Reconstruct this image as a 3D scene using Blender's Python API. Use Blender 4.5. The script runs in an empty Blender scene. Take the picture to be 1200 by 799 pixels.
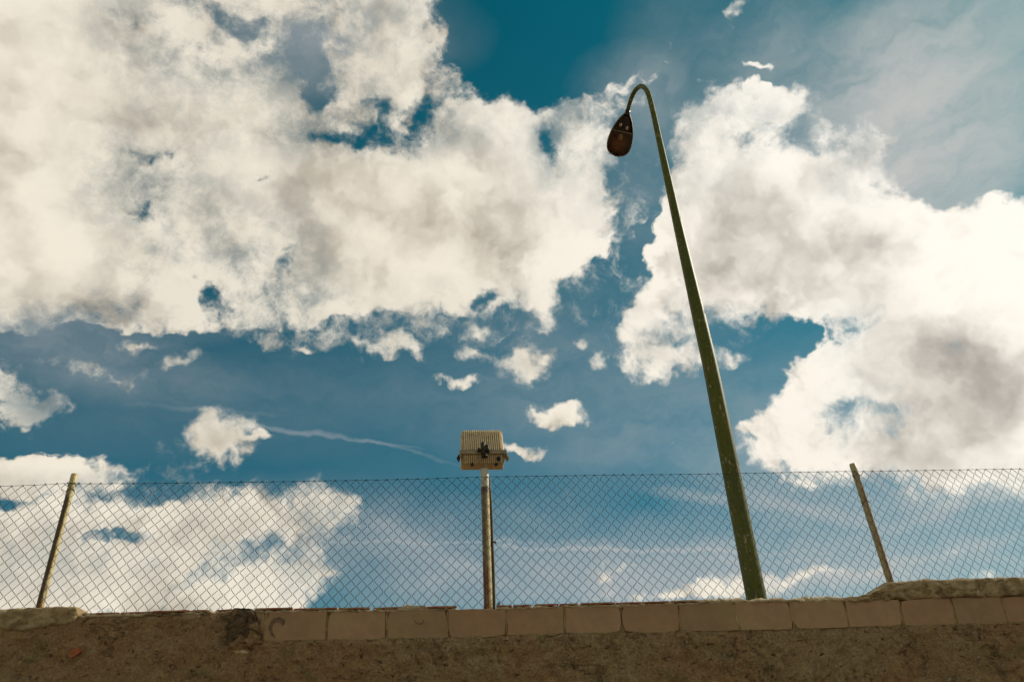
import bpy, bmesh, math, random
from mathutils import Vector, Matrix, noise

random.seed(7)
SC = bpy.context.scene
COL = SC.collection

# ------------------------------------------------------------------ camera
F = 867.0                                   # focal length in pixels of a 1200 px wide frame
UP = Vector((-75.5, 1372.5, -F)).normalized()          # world up seen from the camera
YH = (75.5 * 8700 - F * F) / 1372.5
WX = Vector((8700, YH, -F)); WX = (WX - UP * WX.dot(UP)).normalized()
WY = UP.cross(WX).normalized()
ROT = Matrix((WX, WY, UP))                  # camera axes to world axes
CAMH = 1.6
CAM = Vector((0, 0, CAMH))
cd = bpy.data.cameras.new('camera')
cam = bpy.data.objects.new('camera', cd); COL.objects.link(cam)
cam.matrix_world = Matrix.Translation(CAM) @ ROT.to_4x4()
cd.sensor_width = 36; cd.lens = F / 1200 * 36
cd.clip_start = 0.05; cd.clip_end = 5000
SC.camera = cam

def ray(px, py):                            # world direction of a photograph pixel
    return (ROT @ Vector((px - 600, 399.5 - py, -F))).normalized()
def onplane(px, py, Y):                     # point of the vertical plane y = Y
    d = ray(px, py); return CAM + d * (Y / d.y)
def project(p):
    q = ROT.transposed() @ (Vector(p) - CAM)
    return 600 + q.x / -q.z * F, 399.5 - q.y / -q.z * F

SC.view_settings.view_transform = 'Standard'; SC.view_settings.look = 'None'
SC.view_settings.exposure = 0.0; SC.view_settings.gamma = 1.0
SC.view_settings.use_curve_mapping = False

# ------------------------------------------------------------------ sun
SUN = Vector((0.80, 0.25, 0.60)).normalized()          # direction towards the sun
sl = bpy.data.lights.new('sun', 'SUN'); sun = bpy.data.objects.new('sun', sl); COL.objects.link(sun)
sl.energy = 4.0; sl.angle = math.radians(0.5); sl.color = (1.0, 0.9, 0.72)
sun.rotation_euler = SUN.to_track_quat('Z', 'Y').to_euler()

# ------------------------------------------------------------------ sky with clouds
W = bpy.data.worlds.new('World'); SC.world = W; W.use_nodes = True
wt = W.node_tree; wt.nodes.clear()
class G:                                    # small node helper
    def __init__(s, tree): s.t = tree
    def n(s, kind, ins=None, **kw):
        x = s.t.nodes.new(kind)
        for k, v in kw.items(): setattr(x, k, v)
        for k, v in (ins or {}).items():
            if isinstance(v, bpy.types.NodeSocket): s.t.links.new(v, x.inputs[k])
            else: x.inputs[k].default_value = v
        return x
    def m(s, op, a, b=None, c=None, clamp=False):
        i = {0: a}
        if b is not None: i[1] = b
        if c is not None: i[2] = c
        return s.n('ShaderNodeMath', i, operation=op, use_clamp=clamp).outputs[0]
    def vm(s, op, a, b=None, out=0):
        i = {0: a}
        if b is not None: i[1] = b
        return s.n('ShaderNodeVectorMath', i, operation=op).outputs[out]
    def noise(s, vec, scale, detail=6, rough=0.55, dist=0.0, lac=2.0, color=False):
        x = s.n('ShaderNodeTexNoise', {'Vector': vec, 'Scale': scale, 'Detail': detail, 'Roughness': rough,
                                       'Distortion': dist, 'Lacunarity': lac})
        return x.outputs[1 if color else 0]
    def rng(s, v, a, b, c=0.0, d=1.0, kind='SMOOTHSTEP'):
        return s.n('ShaderNodeMapRange', {'Value': v, 'From Min': a, 'From Max': b, 'To Min': c, 'To Max': d},
                   interpolation_type=kind).outputs[0]
    def mix(s, f, a, b, blend='MIX'):
        return s.n('ShaderNodeMix', {0: f, 6: a, 7: b}, data_type='RGBA', blend_type=blend).outputs[2]
    def mixf(s, f, a, b):
        return s.n('ShaderNodeMix', {0: f, 2: a, 3: b}, data_type='FLOAT').outputs[0]
g = G(wt)
dirn = g.n('ShaderNodeTexCoord').outputs['Generated']

STR = 0.1                                   # background strength
def C(r, gg, b): return (r / STR, gg / STR, b / STR, 1)
def s2l(v): v /= 255; return v / 12.92 if v < .04045 else ((v + .055) / 1.055) ** 2.4
def S(r, gg, b): return C(s2l(r), s2l(gg), s2l(b))

def blob(vec, prev, px, py, rx, ry, ang, w):
    """adds a soft elliptical patch of the celestial sphere to the field prev.
    w: height of the cone; the visible edge (value 0.5) is at rx, ry"""
    k = abs(w) / (abs(w) - 0.5) if abs(w) > 0.6 else 1.6
    rx *= k; ry *= k
    a = math.radians(ang)
    c = ray(px, py)
    e1 = ray(px + rx * math.cos(a), py - rx * math.sin(a)) - c
    e2 = ray(px + ry * math.sin(a), py + ry * math.cos(a)) - c
    X = e1.normalized(); Z = (c - X * c.dot(X)).normalized(); Y = Z.cross(X)
    R = Matrix((X, Y, Z)).transposed()
    mp = g.n('ShaderNodeMapping', {0: vec}, vector_type='TEXTURE')
    mp.inputs['Location'].default_value = c
    mp.inputs['Rotation'].default_value = R.to_euler()
    mp.inputs['Scale'].default_value = (e1.length, e2.length, (e1.length + e2.length) * .7)
    gr = g.n('ShaderNodeTexGradient', {0: mp.outputs[0]}, gradient_type='SPHERICAL')
    return g.m('MULTIPLY_ADD', gr.outputs['Fac'], w, prev if prev is not None else 0.0)
def field(vec, blobs, start=None):
    f = start
    for b in blobs: f = blob(vec, f, *b)
    return f

# domain warp: two scales, so that the patches get torn, billowing outlines
def warp(scale, det, amt):
    v = g.vm('SCALE', g.vm('SUBTRACT', g.noise(dirn, scale, det, .6, color=True), (.5, .5, .5)), None)
    v.node.inputs[3].default_value = amt
    return v
w1 = warp(5.0, 1, .02)
w2 = warp(21.0, 3, .062)
dw = g.vm('ADD', g.vm('ADD', dirn, w1), w2)
w3 = g.vm('SCALE', w2, None); w3.node.inputs[3].default_value = .35
dw2 = g.vm('ADD', dirn, w3)

CLOUDS = [
 # big left bank: upper left body
 (100, 100, 250, 130, 8, 1.8), (60, 240, 250, 115, 0, 1.8), (300, 110, 60, 60, 0, 1.0), (160, 320, 130, 55, 5, 1.2), (270, 170, 90, 45, 0, 1.0),
 (230, 60, 60, 40, 0, .8), (310, 25, 70, 35, 0, .85), (410, 40, 80, 45, 0, 1.05), (470, 15, 40, 30, 0, .9), (430, 105, 75, 45, 15, 1.05), (490, 100, 30, 26, 0, 1.0),
 # big left bank: right body
 (420, 245, 180, 95, 5, 1.9), (590, 205, 110, 80, -5, 1.8), (560, 140, 60, 22, 0, 1.0), (640, 145, 45, 22, -10, .9), (688, 165, 24, 28, 0, .9), (685, 245, 38, 55, 0, 1.2),
 (645, 320, 40, 30, 30, .9), (540, 310, 110, 45, 0, 1.2), (300, 330, 70, 40, 0, 1.0), (312, 360, 40, 24, 0, 0.9), (450, 350, 80, 30, 5, 0.85),
 (480, 380, 34, 12, 0, .8), (620, 360, 40, 12, 0, .75),
 # right bank
 (900, 190, 85, 70, -20, 1.9), (830, 280, 80, 85, 30, 1.8), (762, 372, 42, 50, 10, 1.3), (930, 290, 140, 80, 0, 1.9), (840, 180, 50, 40, 0, 1.2),
 (810, 405, 50, 22, 10, 1.0), (1100, 330, 150, 80, 10, 1.9), (1180, 265, 70, 28, 10, 1.3), (1035, 235, 40, 44, 0, 1.2), (985, 190, 40, 34, 0, 1.1), (1070, 290, 60, 40, 0, 1.0), (990, 330, 60, 40, 0, .9), (1100, 540, 140, 30, 0, 1.0),
 (1110, 450, 160, 90, 8, 1.9), (920, 478, 42, 22, 20, 1.1), (990, 430, 60, 40, 20, 1.2), (1240, 420, 160, 160, 0, 1.9), (960, 520, 60, 18, 0, .8),
 (930, 118, 28, 14, 0, 1.0), (812, 150, 24, 20, 0, 1.0), (868, 130, 40, 20, 0, .9), (870, 425, 26, 9, 10, .9),
 # small ones in the middle
 (620, 427, 34, 27, 0, 1.9), (655, 488, 31, 13, 0, 1.8), (470, 412, 30, 11, -10, 1.3), (566, 387, 16, 10, 0, 1.1),
 (562, 415, 22, 8, -15, 1.0), (548, 447, 24, 5, 0, 1.0), (684, 407, 11, 7, 0, 1.0), (425, 399, 9, 7, 0, .9), 
 (600, 525, 14, 6, -30, 1.0), (624, 533, 11, 7, -20, 1.0), (788, 522, 6, 3, 0, 1.3), (362, 409, 10, 4, -5, 1.2), (316, 398, 12, 4, -10, 1.0),
 (218, 422, 20, 6, 5, 1.2), (196, 428, 12, 7, 5, 1.0), (155, 403, 28, 7, 0, 0.9), (98, 432, 34, 9, -5, .9), (158, 450, 18, 6, 0, .85), (705, 432, 5, 10, 0, .8),
 (254, 509, 44, 29, 0, 2.0), (300, 513, 11, 4, 0, 1.1), (224, 532, 20, 8, 0, .7),
 (6, 455, 18, 26, 0, 1.1), (46, 476, 34, 22, 20, 1.3), (20, 495, 22, 12, 0, 1.0), (68, 542, 42, 20, 0, 1.3), (150, 558, 60, 8, 3, .9), (10, 560, 60, 12, 0, 1.0),
 # around the lamp and top right
 (720, 102, 16, 11, 30, 1.0), (740, 88, 18, 6, 20, .9), (762, 95, 8, 5, 20, 1.0), (752, 120, 14, 11, 0, 1.0), (785, 48, 6, 4, -40, 1.1),
 (778, 68, 6, 4, -30, 1.1), (866, 8, 12, 8, 30, 1.1), (858, 20, 6, 12, 0, .9), (890, 76, 15, 5, 0, 1.2), (890, 99, 7, 4, 0, 1.0), (1022, 160, 26, 14, 20, 0.9),
 (742, 180, 20, 10, 0, .8), (700, 48, 12, 5, 0, .8), (740, 232, 22, 8, 20, .85), (690, 130, 20, 14, 0, .8), (530, 95, 14, 10, 0, .9), (790, 265, 22, 30, 0, .9),
 # low left, behind the fence
 (325, 606, 88, 32, 0, 1.3), (380, 600, 30, 22, 0, .9), (190, 605, 110, 26, 0, 1.2), (30, 640, 90, 50, 0, 1.6), (230, 660, 170, 42, 0, 1.6),
 (60, 700, 230, 50, 0, 1.5), (300, 690, 100, 26, 0, 1.0), (-40, 640, 120, 90, 0, 1.4), (412, 586, 24, 10, 15, 1.1), (400, 625, 30, 22, 0, .9), (130, 580, 60, 8, 0, .9),
 # low right, behind the fence
 (850, 690, 60, 6, 5, .9), (930, 672, 70, 6, 4, .9), (1020, 662, 50, 6, 4, .8), (780, 697, 50, 5, 5, .8), (715, 678, 14, 6, 0, .7), (1060, 690, 100, 8, 0, .8),
 # the bank goes on outside the frame
 (-180, 150, 240, 260, 0, 1.8), (-60, -110, 300, 150, 0, 1.5), (1450, 560, 220, 200, 0, 1.5), (1500, 250, 220, 130, 0, 1.4),
]
HOLES = [
 (655, 92, 60, 17, -6, -1.2), (450, 690, 80, 50, 30, -1.2), (445, 560, 40, 14, 0, -1.0), (430, 630, 26, 20, 0, -.9),
 (620, 50, 95, 55, 0, -1.3), (508, 120, 14, 16, 30, -0.9), (268, 38, 20, 11, 20, -1.0), (225, 8, 14, 8, 0, -.9), (283, 20, 12, 8, 0, -.7), (370, 112, 13, 9, 0, -1.2),
 (385, 168, 18, 5, 0, -1.1), (438, 163, 16, 9, 0, -1.2), (490, 140, 8, 12, 0, -.9), (306, 203, 9, 7, 0, -1.1), (184, 184, 26, 8, -3, -1.05), (172, 243, 14, 8, -30, -1.1),
 (148, 248, 12, 8, 0, -.9), (152, 20, 7, 12, 30, -.9), (352, 60, 16, 12, 20, -.85), (335, 45, 14, 8, 0, -.8), (375, 90, 10, 22, 0, -.7), (340, 310, 8, 10, 0, -.9), (445, 128, 10, 5, 0, -.8), (250, 62, 8, 6, 0, -.9),
 (242, 342, 9, 16, 0, -1.1), (265, 355, 13, 10, 0, -1.2), (215, 325, 20, 7, 0, -.8), (325, 315, 8, 14, 0, -.9), (566, 346, 14, 8, 0, -1.3), (660, 347, 7, 9, 0, -.9),
 (458, 374, 9, 6, 0, -1.0), (515, 378, 16, 6, 0, -1.0), (640, 165, 5, 24, 10, -1.0), (606, 368, 12, 10, 0, -.9), (590, 385, 12, 9, 0, -.8), (400, 390, 30, 6, 0, -.8),
 (925, 402, 40, 18, 22, -1.5), (872, 462, 34, 24, 25, -1.3), (1085, 205, 40, 28, 20, -1.0), (1000, 390, 16, 6, 30, -.8), (975, 480, 8, 6, 0, -.7),
 (750, 285, 8, 36, -18, -1.3), (722, 335, 12, 30, -15, -1.2), (744, 215, 15, 24, 0, -1.1), (752, 160, 20, 26, 0, -1.1), (700, 350, 14, 18, 0, -.9), (1140, 190, 70, 34, 0, -1.0),
 (885, 150, 12, 7, 0, -.9), (928, 168, 14, 10, 0, -1.1), (968, 178, 10, 8, 0, -.8), (870, 170, 10, 4, 0, -.7), (868, 395, 14, 5, 10, -.7), (800, 395, 10, 4, 0, -.7),
 (125, 632, 30, 8, 10, -1.4), (98, 640, 16, 6, 0, -1.1), (62, 616, 12, 5, 0, -.9), (260, 668, 26, 7, 20, -.8), (170, 625, 10, 5, 0, -.9), (330, 640, 30, 6, 20, -.6),
 (60, 398, 100, 9, 0, -.9), (740, 30, 50, 30, 0, -.9), (0, 590, 30, 6, 0, -.9), (135, 582, 60, 5, 0, -1.0), (110, 512, 60, 10, 10, -1.0), (196, 530, 16, 22, 0, -1.1), (20, 520, 30, 6, 0, -.8),
]
SHEER = [                                   # parts of the banks where the blue shines through
 (390, 60, 120, 60, 0, .9), (250, 30, 60, 30, 0, .7), (178, 215, 55, 50, 0, .9), (225, 335, 50, 30, 0, .8), (325, 320, 30, 40, 0, .7), (430, 160, 70, 16, 0, .8),
 (60, 385, 130, 16, 0, .8), (460, 375, 130, 16, 0, .7), (690, 150, 40, 40, 0, .6), (640, 170, 16, 40, 0, .6), (1010, 180, 40, 40, 0, .6), (985, 480, 40, 40, 0, .5),
 (880, 150, 70, 30, 0, .5), (950, 400, 60, 24, 20, .6), (150, 430, 120, 40, 0, .8), (50, 470, 60, 40, 0, .5), (560, 410, 50, 40, 0, .6), (735, 110, 60, 50, 0, .7),
 (130, 570, 90, 16, 0, .6), (390, 640, 60, 60, 20, .8), (120, 635, 70, 20, 0, .7), (800, 400, 60, 20, 0, .4), (1020, 200, 50, 40, 0, .5), (520, 90, 30, 30, 0, .5), (870, 690, 120, 14, 0, .4),
]
VEILS = [
 # thin ice cloud, top right
 (780, 70, 50, 80, 0, .15), (380, 50, 100, 60, 0, .3), (735, 110, 50, 40, 0, .3), (1090, 90, 180, 75, 35, 1.1), (1040, 220, 120, 70, 10, .9), (1150, 200, 120, 60, 30, .5), (980, 60, 120, 60, 0, .4), (870, 100, 70, 90, 0, .2),
 (640, 400, 260, 160, 0, .12), (250, 470, 220, 50, 0, .15), (120, 430, 120, 30, -8, .35), (690, 470, 160, 80, 0, .2),
 # low haze and streaks behind the fence
 (650, 670, 260, 50, 0, .6), (1080, 620, 260, 80, 0, .7), (480, 640, 60, 40, -30, .4), (760, 590, 90, 40, 0, -.3), (740, 640, 200, 9, 0, .15),
 (900, 690, 500, 40, 0, .45), (520, 650, 100, 9, -25, .4), (740, 643, 150, 1.8, -1, 1.0), (520, 634, 130, 1.5, 0, .5), (950, 655, 220, 4, 0, .4),
 (830, 583, 60, 6, -7, .45), (950, 597, 90, 7, -14, .5), (1030, 565, 40, 6, -30, .5), (1140, 640, 80, 8, 12, .45), (1100, 600, 90, 8, 18, .35),
 (850, 688, 120, 12, 5, .5), (960, 672, 110, 10, 3, .5), (345, 505, 50, 2.5, -6, .5), (430, 518, 50, 2, -8, .5), (490, 532, 40, 2, -15, .3), (245, 480, 60, 3, -4, .2),
 (700, 690, 220, 16, 3, .5), (600, 600, 120, 20, 0, .15), (360, 640, 200, 60, 0, .3), (940, 520, 60, 30, 0, .25),
 (760, 200, 70, 90, 0, .25), (330, 40, 160, 60, 0, .35), (60, 380, 160, 30, 0, .35), (620, 470, 40, 25, 0, .15),
]
SHADE = [
 (100, 112, 150, 24, -8, .45), (220, 150, 130, 20, -6, .6), (30, 200, 80, 40, 0, .35), (350, 215, 90, 26, 20, .5), (440, 240, 90, 35, 0, .35), (510, 275, 100, 30, 0, .45),
 (570, 210, 60, 40, 0, .25), (200, 290, 80, 25, 0, .4), (120, 350, 160, 24, 0, .4), (440, 20, 60, 40, 0, .4), (330, 70, 60, 60, 0, .35), (250, 230, 50, 30, 0, .4),
 (20, 370, 90, 20, 0, .5),
 (850, 270, 75, 50, 20, .6), (930, 250, 80, 36, -10, .4), (810, 330, 45, 50, 20, .35), (1130, 400, 60, 30, 20, .5), (1110, 470, 110, 45, 0, .55), (1170, 430, 60, 50, 0, .3),
 (870, 330, 80, 40, 0, .35), (1010, 290, 70, 24, 0, .35), (830, 390, 50, 30, 0, .3), (1050, 520, 110, 30, 0, .45), (1180, 500, 60, 50, 0, .5), (1130, 450, 80, 45, 0, .6),
 (622, 430, 16, 12, 0, .35), (254, 522, 34, 16, 0, .5), (655, 492, 22, 6, 0, .3), (240, 620, 120, 24, 0, .45), (300, 690, 120, 30, 0, .4), (60, 600, 60, 30, 0, .35),
 (40, 490, 40, 16, 0, .4), (90, 565, 120, 16, 0, .45),
]
n_hi = g.noise(dirn, 8.0, 3, .6)
n_fine = g.noise(dw2, 34.0, 6, .68)
n_mid = g.noise(dw, 6.0, 2, .5)
full = g.m('MINIMUM', field(dw, CLOUDS), 1.75)
carve = [h for h in HOLES if h[2] * h[3] > 480 or h[5] < -1.25]
thin = [h for h in HOLES if h not in carve]
cov = field(dw, [(x, y, rx * 1.1, ry * 1.1, a, w * 1.15) for x, y, rx, ry, a, w in carve], full)
thinned = field(dw, [(x, y, rx * 1.7, ry * 1.7, a, w * 1.1) for x, y, rx, ry, a, w in thin], cov)
cov = g.m('MAXIMUM', thinned, g.m('MINIMUM', cov, .30))      # thin places keep a veil of cloud
# everywhere outside the photographed part of the sky: broken cumulus of the same kind
fwd = Vector(ray(600, 399.5))
cosa = g.vm('DOT_PRODUCT', dirn, tuple(fwd), out=1)
outside = g.rng(cosa, .80, .62)
far_c = g.rng(g.noise(dw, 2.2, 4, .5), .47, .60, 0.0, 1.3)
cov = g.m('MULTIPLY_ADD', outside, far_c, cov)
puff = g.noise(dw, 24.0, 3, .5)
billow = g.m('ABSOLUTE', g.m('SUBTRACT', puff, .5))               # rounded heads with creases between
detail = g.m('MULTIPLY_ADD', g.m('SUBTRACT', n_hi, .5), 1.9, g.m('MULTIPLY', g.m('SUBTRACT', .10, billow), 1.6))
detail = g.m('MULTIPLY_ADD', g.m('SUBTRACT', n_fine, .5), 1.8, detail)
dens_raw = g.m('MULTIPLY_ADD', detail, g.rng(cov, -.15, .4, .4, 1.0), cov)
soft = g.rng(n_mid, .38, .62, .95, 1.6)
dens = g.rng(dens_raw, .20, soft, kind='SMOOTHERSTEP')

sheer = field(dw2, SHEER)
sheer = g.m('MULTIPLY', g.m('MINIMUM', sheer, 1.0), g.rng(g.m('MULTIPLY_ADD', n_hi, .55, g.m('MULTIPLY', n_fine, .45)), .40, .60, 1.0, .10))
dens = g.m('MULTIPLY', dens, g.m('SUBTRACT', 1.0, g.m('MULTIPLY', sheer, .85)))

veil_n = g.noise(g.n('ShaderNodeMapping', {0: dw, 3: (3.0, 3.0, 9.0)}).outputs[0], 3.0, 5, .6)
veil = g.m('MULTIPLY', field(dw2, VEILS), g.rng(veil_n, .25, .75, .35, 1.35, 'LINEAR'))
veil = g.m('SUBTRACT', 1.0, g.m('EXPONENT', g.m('MULTIPLY', g.m('MAXIMUM', veil, 0.0), -1.05)))

# light on the clouds: bright towards the sun, grey where the cloud is thick
def shift(amount):
    v = g.vm('SCALE', tuple(SUN), None); v.node.inputs[3].default_value = amount
    return g.vm('ADD', dw, v)
n_off = g.noise(shift(.02), 24.0, 3, .5)
big1 = g.noise(dw, 8.0, 3, .5); big2 = g.noise(shift(.05), 8.0, 3, .5)
relief = g.m('MULTIPLY', g.m('SUBTRACT', puff, n_off), g.rng(g.m('MULTIPLY_ADD', g.m('SUBTRACT', n_hi, .5), 1.2, cov), .6, 1.7, 2.2, .55))
relief = g.m('MULTIPLY_ADD', g.m('SUBTRACT', big1, big2), 1.9, relief)
sh = field(dw2, SHADE)
sh = g.m('MULTIPLY_ADD', g.m('SUBTRACT', n_mid, .5), 1.0, sh)
body = g.m('MULTIPLY_ADD', g.m('SUBTRACT', n_hi, .5), 1.2, cov)
sh = g.m('MULTIPLY', sh, g.rng(body, .5, 1.4))
lit = g.rng(g.m('SUBTRACT', g.m('ADD', .84, relief), g.m('MULTIPLY', sh, .60)), -.15, 1.1)
sdot = g.vm('DOT_PRODUCT', dirn, tuple(SUN), out=1)
glow = g.rng(sdot, .55, .93, 0, 1, 'LINEAR')
hi = g.mix(glow, S(242, 233, 215), S(260, 254, 243))
lo = g.mix(glow, S(168, 158, 142), S(174, 168, 160))
ccol = g.mix(lit, lo, hi)

sky = g.n('ShaderNodeTexSky', sky_type='NISHITA', sun_disc=False, sun_elevation=math.asin(SUN.z),
          sun_rotation=math.atan2(SUN.x, SUN.y), altitude=600, air_density=1.0, dust_density=0.6, ozone_density=2.0)
elev = g.n('ShaderNodeSeparateXYZ', {0: dirn}).outputs[2]
tint = g.mix(g.rng(elev, .25, .85, 0, 1, 'LINEAR'), (.26, .62, .53, 1), (.02, .66, .52, 1))
base = g.mix(1.0, sky.outputs[0], tint, 'MULTIPLY')
vcol = g.mix(glow, S(180, 183, 184), S(208, 205, 200))
c1 = g.mix(veil, base, vcol)
c2 = g.mix(dens, c1, ccol)
bg = g.n('ShaderNodeBackground', {0: c2, 1: STR})
wo = g.n('ShaderNodeOutputWorld', {0: bg.outputs[0]})
SC.cycles.use_adaptive_sampling = True; SC.cycles.adaptive_threshold = 0.03; SC.cycles.adaptive_min_samples = 12
W.cycles.sampling_method = 'MANUAL'; W.cycles.sample_map_resolution = 512

# ------------------------------------------------------------------ materials
def mat(name, rough=0.8, metal=0.0):
    m = bpy.data.materials.new(name); m.use_nodes = True
    q = G(m.node_tree); b = m.node_tree.nodes['Principled BSDF']
    b.inputs['Roughness'].default_value = rough; b.inputs['Metallic'].default_value = metal
    co = q.n('ShaderNodeTexCoord').outputs['Object']
    return m, q, b, co
def bump(q, b, h, strength, dist):
    x = q.n('ShaderNodeBump', {'Strength': strength, 'Distance': dist, 'Height': h})
    q.t.links.new(x.outputs[0], b.inputs['Normal'])
def setc(q, b, c): q.t.links.new(c, b.inputs['Base Color'])
def geo(q):                                 # world position, so that joined patches do not repeat
    return q.n('ShaderNodeNewGeometry').outputs['Position']

def m_render():
    m, q, b, co = mat('rough_render', .95); p = geo(q)
    n1 = q.noise(p, 1.3, 6, .6); n2 = q.noise(p, 9, 8, .65); n3 = q.noise(p, 60, 5, .65)
    c = q.mix(q.rng(n1, .35, .65), (.56, .315, .14, 1), (.57, .38, .18, 1))
    c = q.mix(q.rng(n2, .50, .75, 0, .7), c, (.64, .45, .25, 1))
    c = q.mix(q.rng(n2, .44, .30, 0, .75), c, (.24, .145, .055, 1))
    sm = q.n('ShaderNodeMapping', {0: p, 2: (0, .5, 0), 3: (1, 1, 1.7)}).outputs[0]
    pit = q.rng(q.noise(sm, 23, 5, .62, .6), .60, .67); crk = q.noise(sm, 5.5, 7, .68, .8)
    crk = q.m('MULTIPLY', q.rng(q.m('ABSOLUTE', q.m('SUBTRACT', crk, .5)), .016, .0), q.rng(q.noise(p, 3.1, 3, .5), .50, .62))
    pit = q.m('MAXIMUM', pit, crk)
    c = q.mix(q.rng(q.noise(p, 3.5, 5, .6), .56, .70, 0, .7), c, (.33, .27, .10, 1))
    c = q.mix(q.rng(n3, .35, .65, 0, .45), c, (.19, .11, .045, 1)); c = q.mix(q.m('MULTIPLY', pit, .75), c, (.07, .035, .008, 1))
    # the soot and lichen stain beside the first block
    st = q.n('ShaderNodeMapping', {0: p}, vector_type='TEXTURE')
    a = onplane(282, 734, WALLY); st.inputs['Location'].default_value = a; st.inputs['Scale'].default_value = (.26, .5, .20)
    ga = q.n('ShaderNodeTexGradient', {0: st.outputs[0]}, gradient_type='SPHERICAL').outputs['Fac']
    s = q.m('MULTIPLY', ga, q.rng(n2, .38, .58)); c = q.mix(q.rng(s, .1, .5, 0, .75), c, (.11, .075, .038, 1))
    setc(q, b, c)
    h = q.m('MULTIPLY_ADD', n2, 1.0, q.m('MULTIPLY', n3, .5))
    h = q.m('ADD', h, q.m('MULTIPLY', q.noise(p, 200, 3, .6), .2))
    h = q.m('SUBTRACT', h, q.m('MULTIPLY', pit, .6))
    bump(q, b, h, 1.0, .075)
    return m
def m_block(i):
    m, q, b, co = mat('fired_block_%d' % i, .9); p = geo(q)
    cc = [(.385, .222, .115, 1), (.42, .25, .135, 1), (.345, .212, .108, 1)][i]
    n = q.noise(p, 14, 6, .6); f = q.noise(p, 220, 4, .6)
    c = q.mix(q.rng(n, .3, .7), cc, tuple(v * .84 for v in cc[:3]) + (1,))
    c = q.mix(q.rng(q.noise(p, 3.1, 4, .6), .5, .7, 0, .5), c, (.36, .27, .12, 1))
    c = q.mix(q.rng(f, .55, .75, 0, .4), c, (.46, .33, .18, 1))
    setc(q, b, c)
    fine = q.n('ShaderNodeMapping', {0: p, 3: (1, 1, 40)})
    h = q.m('ADD', q.m('MULTIPLY', n, .6), q.m('MULTIPLY', f, .5))
    bump(q, b, h, .5, .006)
    return m
def m_mortar(name, c1, c2, c3, sc=28):
    m, q, b, co = mat(name, .95); p = geo(q)
    n = q.noise(p, sc, 6, .65); n2 = q.noise(p, 6, 4, .6)
    c = q.mix(q.rng(n, .35, .62), c1, c2); c = q.mix(q.rng(n2, .52, .66, 0, .8), c, c3)
    setc(q, b, c); fine = q.noise(p, 90, 5, .65); bump(q, b, q.m('ADD', n, q.m('MULTIPLY', fine, .5)), 1.0, .028)
    return m
def m_tile():
    m, q, b, co = mat('terracotta', .85); p = geo(q); n = q.noise(p, 25, 6, .6)
    c = q.mix(q.rng(n, .3, .65), (.22, .055, .018, 1), (.34, .10, .035, 1))
    c = q.mix(q.rng(q.noise(p, 11, 5, .6), .42, .62, 0, .85), c, (.36, .25, .12, 1))
    setc(q, b, c); bump(q, b, n, .6, .006)
    return m
def m_pipe(name, paint, rustamt=.5, low=0.0, A=None, B=None, side=-1, off=0.0, rustc=(.24, .12, .03, 1)):
    m, q, b, co = mat(name, .62)
    st = q.n('ShaderNodeMapping', {0: co, 3: (14, 14, 2.2)}).outputs[0]
    n = q.noise(st, 1.6, 8, .65); f = q.noise(co, 60, 5, .65)
    c = q.mix(q.rng(f, .35, .7, 0, .8), paint, tuple(v * .62 for v in paint[:3]) + (1,))
    z = q.n('ShaderNodeSeparateXYZ', {0: co}).outputs
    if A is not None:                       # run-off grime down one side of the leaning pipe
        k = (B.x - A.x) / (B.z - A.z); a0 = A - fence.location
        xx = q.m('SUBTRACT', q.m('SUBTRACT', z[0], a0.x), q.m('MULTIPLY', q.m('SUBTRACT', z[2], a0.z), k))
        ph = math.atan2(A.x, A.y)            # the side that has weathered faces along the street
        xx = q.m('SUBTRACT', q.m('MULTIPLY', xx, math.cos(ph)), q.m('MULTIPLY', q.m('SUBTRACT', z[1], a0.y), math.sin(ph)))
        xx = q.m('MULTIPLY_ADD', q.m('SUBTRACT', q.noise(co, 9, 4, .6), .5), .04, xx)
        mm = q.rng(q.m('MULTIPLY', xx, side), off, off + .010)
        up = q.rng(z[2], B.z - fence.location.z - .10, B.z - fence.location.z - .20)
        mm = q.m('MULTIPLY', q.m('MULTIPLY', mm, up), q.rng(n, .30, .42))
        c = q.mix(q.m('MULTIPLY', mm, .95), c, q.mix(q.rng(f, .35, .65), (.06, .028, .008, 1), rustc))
    zz = q.m('MULTIPLY_ADD', z[2], -.22, low)            # more rust towards the foot
    r = q.rng(q.m('ADD', n, zz), .62 - .2 * rustamt, .72 - .2 * rustamt)
    c = q.mix(q.m('MULTIPLY', r, .9), c, q.mix(f, (.12, .060, .016, 1), (.34, .19, .05, 1)))
    c = q.mix(q.rng(q.m('ADD', q.noise(st, 2.7, 5, .6), zz), .58, .70, 0, .8), c, (.055, .036, .018, 1))
    setc(q, b, c)
    q.t.links.new(q.mixf(r, .5, .9), b.inputs['Roughness'])
    bump(q, b, q.m('ADD', r, f), .35, .003)
    return m
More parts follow.
